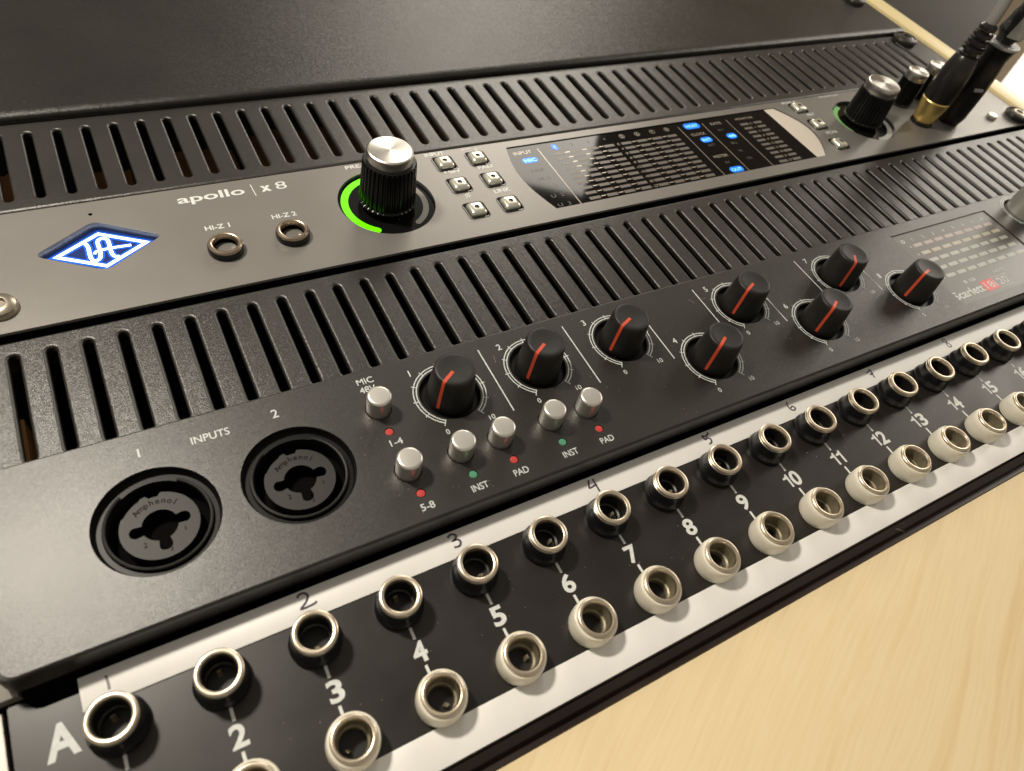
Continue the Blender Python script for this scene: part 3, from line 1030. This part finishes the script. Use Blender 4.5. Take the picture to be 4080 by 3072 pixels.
def combo_socket(x, y):
    mb = MB()
    mb.lathe([(12.45, 0), (12.36, -0.12), (12.25, -0.7), (12.0, -1.6), (11.7, -2.0), (10.75, -2.0), (10.6, -1.6), (9.9, -1.6), (9.8, -10)], x, y, ZS, 72, cap1=True)
    s = mb.build('combo_socket', M['socket_black'], sc, (x, y, ZS))
    mb = MB()
    segs = arc(x, y, 10.25, 125, 418, 60)
    mb.ribbon(segs, 0.30, ZS - 1.15)
    mb.tube([(a, b, ZS - 1.35) for a, b in segs], 0.36, 8)
    mb.build('socket_lip', M['rubber'], s, (x, y, ZS - 1))
    # inner face with keyhole shaped opening
    zf = ZS - 2.6
    ol = []
    for i in range(96):
        a = i / 96 * TAU
        dg = math.degrees(a)
        r = 7.75
        if 82 < dg < 98: r = 6.9
        elif 110 < dg < 150: r = 7.45
        ol.append((x + r * math.cos(a), y + r * math.sin(a)))
    key = []
    arms = {0: 0, 180: 180, 270: 270}
    for i in range(120):
        a = i / 120 * TAU
        r = 3.55
        for d in (2, 182, 272):
            dd = (math.degrees(a) - d + 180) % 360 - 180
            # union with a pin hole circle of radius 1.15 at distance 4.4
            th = math.radians(dd)
            disc = 1.35 ** 2 - (4.65 * math.sin(th)) ** 2
            if abs(dd) < 90 and disc > 0:
                r = max(r, 4.65 * math.cos(th) + math.sqrt(disc))
        key.append((x + r * math.cos(a), y + r * math.sin(a)))
    mb = MB()
    mb.plate(ol, [key], zf)
    mb.loft([[(a, b, zf) for a, b in ol], [(a, b, zf - 9) for a, b in ol]])
    mb.build('socket_face', M['socket_grey'], s, (x, y, zf))
    mb = MB()
    mb.loft([[(a, b, zf) for a, b in key], [(a, b, zf - 16) for a, b in key]], cap1=True)
    mb.build('socket_opening', M['dark'], s, (x, y, zf))
    mb = MB()
    for i, ch in enumerate('Amphenol'):
        a = math.radians(133 - i * 12.2)
        mb.text(ch, x + 5.1 * math.cos(a), y + 5.1 * math.sin(a), zf + EPS, 1.3, bold=0.005, rot=a - math.pi / 2, align='CENTER')
    mb.text('2', x - 3.9, y - 4.1, zf + EPS, 1.1); mb.text('1', x + 4.0, y - 3.2, zf + EPS, 1.1); mb.text('3', x + 0.6, y - 6.6, zf + EPS, 1.0)
    mb.build('socket_lettering', M['dark'], s, (x, y, zf), smooth=0)


for p in XLR:
    combo_socket(*p)


def knob_mesh(r0, r1, h, seg=48):
    m = MB()
    def prof():
        return [(r0, -0.9), (r0, 0.3), (r0 - 0.12, 1.0), (r1 + 0.35, h * 0.75), (r1 + 0.12, h - 0.7), (r1 - 0.02, h - 0.28), (r1 - 0.3, h - 0.06), (r1 - 0.75, h), (r1 - 1.2, h - 0.02), (r1 - 2.0, h - 0.16), (0.05, h - 0.26)]
    m.lathe(prof(), 0, 0, 0, seg, cap1=True)
    return m, prof()


kme = None
for i, (x, y, ang) in enumerate(SK):
    if kme is None:
        m, prof = knob_mesh(6.15, 5.05, 10.0)
        k = m.build('knob', M['rubber'], sc, (0, 0, 0))
        kme = k.data
        k.location = [(x - 250) * MM, (y - 29) * MM, 0]
        ABS[k] = (x, y, ZS)
        # pointer follows the knob's profile from centre to foot
        pm = MB()
        pr = prof[::-1]
        pth = [(0.9, 10.0 - 0.21 + 0.0)] + [(r, z) for r, z in pr[1:-2]] + [(6.08, 0.35)]
        vs, fs = [], []
        w = 0.42
        for r, z in pth:
            # push a touch outward
            rr, zz = r + (0.05 if z < 9.6 else 0), z + (0.06 if z > 9.0 else 0.03)
            vs += [(rr, -w, zz), (rr, w, zz)]
        for q in range(len(pth) - 1):
            fs.append((2 * q, 2 * q + 2, 2 * q + 3, 2 * q + 1))
        pm.add(vs, fs)
        p = pm.build('pointer_line', M['pointer'], None, (0, 0, 0))
        pme = p.data
        p.parent = k
        k.rotation_euler = (0, 0, math.radians(ang))
    else:
        k = bpy.data.objects.new('knob', kme); COL.objects.link(k)
        k.parent = sc
        k.location = [(x - 250) * MM, (y - 29) * MM, 0]
        k.rotation_euler = (0, 0, math.radians(ang))
        p = bpy.data.objects.new('pointer_line', pme); COL.objects.link(p)
        p.parent = k
m, prof = knob_mesh(7.0, 6.2, 15.0)
mk = m.build('knob', M['silver_btn'], sc, (0, 0, 0))
mk.location = [(MK[0] - 250) * MM, (MK[1] - 29) * MM, 0]
mk['label'] = 'large silver monitor knob'

bme = None
for x, y in SBT:
    if bme is None:
        mb = MB()
        mb.lathe([(2.98, -1.2), (3.0, 4.9), (2.95, 5.3), (2.78, 5.55), (2.5, 5.68), (2.3, 5.7), (0.05, 5.72)], 0, 0, 0, 40, cap1=True)
        k = mb.build('push_button', M['silver_btn'], sc, (0, 0, 0))
        bme = k.data
    else:
        k = bpy.data.objects.new('push_button', bme); COL.objects.link(k); k.parent = sc
    k.location = [(x - 250) * MM, (y - 29) * MM, 0]
for x, y, c in LEDS:
    mb = MB(); mb.lathe([(1.08, -0.9), (1.08, -0.35), (0.95, -0.12), (0.6, -0.04)], x, y, ZS, 20, cap1=True)
    mb.build('indicator_light', M['led_red'] if c == 'r' else M['led_green'], sc, (x, y, ZS))

zt = ZS + EPS
for i, (x, y, a) in enumerate(SK + [(MK[0], MK[1], 0)]):
    mb = MB()
    big = i == 8
    mb.ribbon(arc(x, y, 8.5, 238, -58, 60), 0.30, zt)
    mb.ribbon(arc(x, y, 9.3, 238, -58, 60), 0.30, zt)
    for t in range(11):
        ang = math.radians(238 - t * 29.6)
        r1 = 10.2 if t in (0, 10) else 9.9
        r0 = 8.35
        mb.ribbon([(x + r0 * math.cos(ang), y + r0 * math.sin(ang)), (x + r1 * math.cos(ang), y + r1 * math.sin(ang))], 0.24, zt + 0.01)
    mb.text('0', x - 5.4, y - 11.1, zt, 1.4, bold=0.01, align='CENTER')
    mb.text('10', x + 6.7, y - 11.0, zt, 1.4, bold=0.01, align='CENTER')
    if not big:
        mb.text(str(i + 1), x - 7.3, y + 8.2, zt, 1.9, bold=0.012, align='CENTER')
    mb.build('knob_scale', M['print_soft'], sc, (x, y, ZS), smooth=0)
mb = MB()
for x, y0, y1 in ((136.9, 48.2, 27.3), (163.7, 48.2, 27.1), (189.4, 48.2, 27.0), (212.1, 48.2, 27.0), (234.9, 48.2, 27.1), (257.3, 48.2, 27.0), (280.5, 48.2, 27.0)):
    mb.ribbon([(x, y0), (x, y1)], 0.36, zt)
mb.text('INPUTS', 63.6, 44.5, zt, 1.9, bold=0.008, width=8.2)
mb.text('1', 53.2, 45.2, zt, 2.2, bold=0.01, align='CENTER')
mb.text('2', 82.5, 45.3, zt, 2.3, bold=0.01, align='CENTER')
mb.text('MIC', 103.1, 47.6, zt, 1.75, bold=0.008, width=4.2)
mb.text('48V', 103.1, 45.0, zt, 1.75, bold=0.008, width=4.1)
for x, y, s, w in ((105.6, 28.3, '1-4', 3.1), (105.9, 10.1, '5-8', 3.3), (119.1, 10.1, 'INST', 4.2), (130.2, 10.1, 'PAD', 3.9), (144.3, 10.1, 'INST', 4.2), (155.4, 10.1, 'PAD', 3.9)):
    mb.text(s, x, y, zt, 1.7, bold=0.008, align='CENTER', width=w)
mb.build_split('panel_lettering', M['print_soft'], sc)
# meter window
zs = ZS - 0.35
mb = MB()
mb.loft([rect(*SCR, ZS), rect(*SCR, zs)], cap1=False)
mb.build('screen_edge', M['black_plastic'], sc, (336, 29, ZS))
mb = MB(); mb.add(rect(*SCR, zs), [(0, 1, 2, 3)])
scn = mb.build('screen', M['screen'], sc, (336, 29, zs))
z = zs + EPS
rows = [(40.5, 'seg_red'), (36.45, 'seg_yel'), (32.55, 'seg_grn'), (28.4, 'seg_grn'), (24.3, 'seg_grn')]
for yy, mm in rows:
    mb = MB()
    for c in range(8):
        mb.plate(rrect(315.6 + 6.21 * c, yy, 2.4, 0.78, 0.3, 2), [], z)
        mb.cut()
    mb.build_split('meter_segment', M[mm], scn)
mb = MB()
for c in range(8):
    mb.text(str(c + 1), 315.6 + 6.21 * c, 42.9, z, 1.35, align='CENTER', bold=0.01)
mb.ribbon(circ(310.3, 43.6, 0.7, 14), 0.35, z, closed=True)
for yy, s in ((40.0, '0'), (36.0, '-3'), (32.0, '-6'), (27.9, '-18'), (23.8, '-42')):
    mb.text(s, 311.8, yy, z, 1.1, align='RIGHT', bold=0.01)
mb.text('INPUTS', 338.1, 19.1, z, 1.3, align='CENTER', bold=0.0, width=5.6)
mb.text('USB', 320.3, 19.1, z, 1.35, bold=0.008, width=3.4)
mb.ribbon(circ(318.3, 19.8, 0.5, 12), 0.4, z, closed=True)
mb.text('Scarlett', 306.3, 13.9, ZS + 0.02 - 0.35 + EPS, 3.3, bold=0.022, width=17.0)
mb.text('20', 335.3, 14.0, z + 0.02, 3.0, align='CENTER', width=5.6)
mb.ribbon(rect(331.1, 340.6, 13.1, 17.9), 0.12, z, closed=True)
mb.build_split('screen_print', M['print'], scn)
mb = MB(); mb.plate(rrect(327.4, 15.5, 3.7, 2.4, 0.3, 2), [], z)
bd = mb.build('model_badge', M['red_badge'], scn, (327.4, 15.5, zs), smooth=0)
mb = MB(); mb.text('18i', 327.4, 14.0, z + EPS, 3.0, align='CENTER', width=6.0)
mb.build('badge_lettering', M['print'], scn, (327.4, 15.5, zs), smooth=0)

# ------------------------------------------------------------------ patch bay
pb = thing('patch_bay', 'black patch bay with white label strip and rows of black and ivory jack nuts', 'patch bay', (250, -16, 0))
NJ = 20
JX = [38.44 + 18.204 * i for i in range(NJ)]
YB_, YW = -5.5, -26.7
ol = [(XL + 0.2, -37.3), (XR - 0.6, -37.3), (XR - 0.6, 5.7), (33.4, 5.7), (33.4, 3.25), (27.6, 3.25), (26.6, 3.5), (25.6, 4.6), (25.0, 5.3), (24.4, 5.6), (XL + 0.5, 5.6), (XL + 0.2, 5.3)]
mb = MB()
mb.plate(ol, [], 0)
mb.loft([[(x, y, 0) for x, y in ol], [(x, y, -2.0) for x, y in ol]])
mb.box(XL + 8, XR - 8, -36.5, 2.5, -120, -2.1)
mb.build('faceplate', M['patch_face'], pb, (250, -16, 0))
mb = MB()
mb.box(33.5, XR - 1.0, -0.55, 5.9, 0.02, 0.28, 0.05)
lab = mb.build('label_strip', M['white_strip'], pb, (250, 2.5, 0))
mb = MB()
mb.box(XL + 3, XR - 1.0, -37.7, -30.75, 0.02, 0.30, 0.06)
mb.build('label_strip', M['white_strip'], pb, (250, -34, 0))

meshes = {}


def jack(kind, x, y):
    at = (x, y, 0)
    first = kind not in meshes
    if first:
        o = (0, 0, 0)
        a, b, c = MB(), MB(), MB()
        if kind == 'black':
            a.lathe([(5.3, 0), (5.35, 0.9), (5.2, 1.5), (4.8, 2.0), (4.68, 3.0), (4.6, 4.2), (4.5, 5.0), (4.3, 5.1)], seg=56)
            b.lathe([(4.25, 5.0), (4.42, 5.15), (4.45, 5.45), (4.28, 5.55), (4.45, 5.68), (4.5, 6.0), (4.42, 6.25), (4.2, 6.4), (3.8, 6.45), (3.45, 6.3), (3.25, 5.9), (3.18, 5.4)], seg=56)
            zt_ = 5.4
        else:
            a.lathe([(4.9, 0), (5.05, 0.5), (5.1, 2.0), (5.05, 3.8), (4.95, 4.5), (4.75, 4.95), (4.45, 5.1), (4.25, 5.1), (4.15, 4.9)], seg=56)
            b.lathe([(4.12, 4.8), (4.14, 5.2), (4.3, 5.35), (4.32, 5.6), (4.15, 5.8), (3.85, 5.88), (3.5, 5.78), (3.28, 5.5), (3.18, 5.1)], seg=56)
            zt_ = 5.1
        c.lathe([(3.2, zt_), (3.18, 1.6), (2.75, 1.35), (2.75, -1.0), (3.1, -1.2), (3.1, -7.0)], seg=40, cap1=True)
        s = MB()
        s.loft([[(-0.55, -3.0, -6.5), (0.55, -3.0, -6.5), (0.55, -2.7, -6.6), (-0.55, -2.7, -6.6)],
                [(-0.5, -1.2, 0.2), (0.5, -1.2, 0.2), (0.5, -0.9, 0.1), (-0.5, -0.9, 0.1)],
                [(-0.4, -1.9, 1.6), (0.4, -1.9, 1.6), (0.4, -1.6, 1.6), (-0.4, -1.6, 1.6)]], True, True)
        meshes[kind] = []
        objs = []
        for nm, m_, mt in (('jack', a, M['nut_black'] if kind == 'black' else M['nut_white']), ('rim', b, M['chrome']),
                           ('bore', c, M['bore_dark'] if kind == 'black' else M['bore']), ('contact_spring', s, M['bore'])):
            o_ = m_.build(nm, mt, None, (0, 0, 0))
            meshes[kind].append((nm, o_.data))
            objs.append(o_)
    else:
        objs = []
        for nm, d in meshes[kind]:
            o_ = bpy.data.objects.new(nm, d); COL.objects.link(o_)
            objs.append(o_)
    r = objs[0]
    r.parent = pb
    r.location = [(x - 250) * MM, (y + 16) * MM, 0]
    random.seed(int(x * 7 + y))
    r.rotation_euler = (random.uniform(-.012, .012), random.uniform(-.012, .012), random.uniform(0, 6.28))
    for o_ in objs[1:]:
        o_.parent = r


for i, x in enumerate(JX):
    sh = min(1.0, max(0.0, (x - 25) / 130))
    jack('black', x - 0.95 * sh + 0.25 * (1 - sh), YB_ + 0.2 * (1 - sh))
    jack('white', x - 0.5 * sh + 0.2 * (1 - sh), YW + 0.25)
    mb = MB()
    if i:
        s = str(i + 1)
        mb.number(s, x, -18.0, EPS, 4.0, 3.1, 0.45)
    mb.ribbon([(x, -10.0), (x, -13.2)], 0.62, EPS)
    mb.ribbon([(x, -18.9), (x, -21.8)], 0.62, EPS)
    mb.build('number_print', M['print'], pb, (x, -16, 0), smooth=0)
mb = MB(); mb.text('A', 29.6, -6.5, EPS, 5.7, bold=0.035, align='CENTER', width=5.4)
mb.build('number_print', M['print'], pb, (29.6, -4, 0), smooth=0)
# handwriting on the label strip
hand = {
    1: (38.1, [[(-.1, 1.9), (0.1, 0.2), (0.1, -1.7)]]),
    2: (75.3, [[(-1.4, 2.2), (-.6, 2.9), (.6, 2.7), (1.1, 1.6), (.2, .2), (-1.3, -1.1), (0.5, -1.2), (2.1, -1.0), (2.6, -.6)]]),
    3: (109.9, [[(-1.3, 2.3), (0, 2.9), (1.1, 2.0), (.2, .9), (-.4, .8), (.9, .7), (1.5, -.3), (.7, -1.4), (-.8, -1.2)]]),
    4: (148.6, [[(-.4, 2.8), (-1.4, .6), (-1.2, .1), (1.3, .5)], [(1.0, 2.7), (.9, -2.2)]]),
    5: (187.0, [[(-1.2, 2.6), (-.9, 0.8), (.1, 1.1), (1.0, .2), (.5, -1.0), (-.7, -1.3)], [(-1.2, 2.6), (0.2, 1.9), (1.8, 2.9)]]),
    6: (219.3, [[(-.3, 2.6), (-1.1, .9), (-.9, -.8), (.2, -1.5), (1.1, -.7), (.6, .2), (-.6, -.2)]]),
    7: (255.0, [[(-1.5, 1.6), (-.2, 1.7), (1.4, 2.3), (.7, .4), (.4, -1.6)], [(-.5, .2), (1.5, .6)]]),
    8: (294.2, [[(1.0, 2.6), (-.3, 2.9), (-.9, 1.9), (.2, .8), (1.1, -.6), (.5, -1.6), (-.6, -1.2), (-.4, .1), (.7, 1.2), (1.0, 2.6)]]),
}
for nn, (x, strokes) in hand.items():
    mb = MB()
    for st in strokes:
        mb.ribbon([(x + a * .85, 2.95 + b * .78) for a, b in smooth_path(st, 4)], 0.5 + 0.08 * math.sin(nn * 3.1), 0.31)
    mb.build('handwritten_number', M['ink'], lab, (x, 2.6, 0.3), smooth=0)


# ------------------------------------------------------------------ plugs and cables
def zpath(x, y, pts):
    return [(x + a, y + b, z) for a, b, z in pts]


x, y = 406.3, 111.0
pg = thing('headphone_plug', 'plug with gold sleeve and ribbed smoky boot in the nearer socket', 'plug', (x, y, 1), 'headphone plugs in the grey interface')
mb = MB()
mb.lathe([(3.1, -5), (3.1, 1.0), (4.3, 1.2), (4.8, 2.2), (5.6, 5.5), (6.3, 10), (6.45, 11.8), (6.1, 12.2), (6.0, 12.8)], x, y, 0, 48, cap1=True)
mb.build('gold_sleeve', M['gold'], pg, (x, y, 1))
mb = MB()
mb.lathe([(6.0, 12.2), (6.5, 12.5), (6.6, 14), (6.6, 21), (6.3, 26), (5.5, 30.5), (4.8, 33.0), (4.6, 33.2), (4.8, 34.0)], x, y, 0, 48, cap1=True)
mb.build('boot', M['boot'], pg, (x, y, 11))
mb = MB()
L = [(3.4, 33.9)]
for k in range(4):
    z0 = 34.4 + k * 3.0
    r = 4.9 - k * 0.38
    L += [(r - 1.6, z0), (r - 1.6, z0 + 1.1), (r, z0 + 1.2), (r, z0 + 2.6), (r - .3, z0 + 2.8)]
L += [(2.6, 47.2)]
mb.lathe(L, x, y, 0, 40, cap1=True)
mb.build('strain_relief', M['boot'], pg, (x, y, 34))
mb = MB()
pth = smooth_path([(x, y, 44), (x + .6, y + .5, 52), (x + 3, y + 3, 64), (x + 9, y + 9, 82), (x + 22, y + 20, 110), (x + 45, y + 40, 150)], 6)
mb.tube(pth, 2.5, 20)
mb.build('cable', M['cable'], pg, (x, y, 50))

x, y = 424.6, 108.8
pg = thing('headphone_plug', 'plain black plug with a silver collar behind the gold one', 'plug', (x, y, 1), 'headphone plugs in the grey interface')
mb = MB()
mb.lathe([(3.1, -5), (3.1, .9), (4.9, 1.0), (5.6, 1.8), (6.1, 4), (6.3, 12), (6.3, 20), (6.0, 26), (5.6, 30), (5.6, 33), (6.1, 35.6), (6.6, 37.4)], x, y, 0, 48, cap1=True)
mb.build('boot', M['boot'], pg, (x, y, 1))
mb = MB()
mb.lathe([(6.62, 37.2), (6.95, 37.4), (7.0, 38.2), (6.7, 38.5), (4.6, 38.5)], x, y, 0, 48, cap1=True)
mb.build('collar', M['foil'], pg, (x, y, 37))
mb = MB()
mb.tube([(x - 5.1, y - 3.8, 18.6), (x - 3.8, y - 5.1, 19.0), (x - 2.2, y - 6.0, 19.1)], 0.9, 10)
mb.build('boot_glint', M['foil'], pg, (x - 3, y - 4, 20))  # glint on the black boot, put into the shape of a short silver arc
mb = MB()
random.seed(4)
pth, rad = [], []
for k in range(60):
    z = 38 + k * 2.0
    pth.append((x + 0.0 + 0.0045 * (z - 38) ** 2 + 1.2 * math.sin(k * .35), y + 0.004 * (z - 38) ** 2 + 1.2 * math.cos(k * .3), z))
    rad.append(5.2 + 0.9 * math.sin(k * 0.55) + random.uniform(-.5, .5) - (1.2 if k < 2 else 0))
mb.tube(pth, rad, 24)
mb.build('braided_cable', M['braid'], pg, (x, y, 60), smooth=60)
for off, k0 in ((0.3, 2), (0.9, 9), (0.0, 15)):
    mb = MB()
    vs, fs = [], []
    for i in range(7):
        px, py, pz = pth[k0 + i]
        for j in range(5):
            t = math.radians(195 + off * 12 + j * 16)
            r = rad[k0 + i] + 0.35 + random.uniform(-.25, .3)
            vs.append((px + r * math.cos(t), py + r * math.sin(t), pz))
    for i in range(6):
        for j in range(4):
            fs.append((i * 5 + j, i * 5 + j + 1, i * 5 + j + 6, i * 5 + j + 5))
    mb.add(vs, fs)
    mb.build('foil_patch', M['foil'], pg, (x, y, 60), smooth=60)

# white door frame standing in the room behind
mb = MB(); mb.box(1250, 1300, 320, 444, -720, 2200)
structure(mb.build('pillar', M['wall_white'], None, (1275, 390, -720)))

# ------------------------------------------------------------------ dust
mb = MB()
random.seed(11)
for i in range(800):
    zone = random.random()
    if zone < 0.40: x, y, z = random.uniform(95, 360), random.uniform(9, 50), ZS + .05
    elif zone < 0.6: x, y, z = random.uniform(40, 330), random.uniform(89.5, 92.2), .05
    elif zone < 0.75: x, y, z = random.uniform(60, 330), random.uniform(-24, -8), .05
    elif zone < 0.9: x, y, z = random.uniform(30, 330), random.uniform(188, 235), 2.4
    else: x, y, z = random.uniform(30, 380), random.uniform(97, 139), .05
    if z > 6 and (any(math.hypot(x - a, y - b) < 10.5 for a, b, c in SK) or any(math.hypot(x - a, y - b) < 4 for a, b in SBT)):
        continue
    s = random.uniform(0.04, 0.11)
    mb.add([(x - s, y - s, z), (x + s, y - s * .6, z), (x + s * .7, y + s, z), (x - s * .5, y + s * .8, z), (x, y, z + s)],
           [(0, 1, 4), (1, 2, 4), (2, 3, 4), (3, 0, 4)])
for fx, fy, fz in ((214, 84.5, .1), (173.5, 91.5, .1), (140, 45, ZS + .05), (214, 44, ZS + .05), (224.6, -39.2, -1.0), (221, -39.2, -1.0), (208, 45, ZS + .05)):
    a0 = random.uniform(0, 6)
    pts = [(fx, fy)]
    for k in range(9):
        a0 += random.uniform(-.9, .9)
        pts.append((pts[-1][0] + .28 * math.cos(a0), pts[-1][1] + .28 * math.sin(a0)))
    mb.tube([(a, b, fz + 0.05 + .05 * math.sin(i)) for i, (a, b) in enumerate(pts)], 0.035, 5)
d = mb.build('dust', M['dust'], None, (200, 60, 0), smooth=0)
d['kind'] = 'stuff'
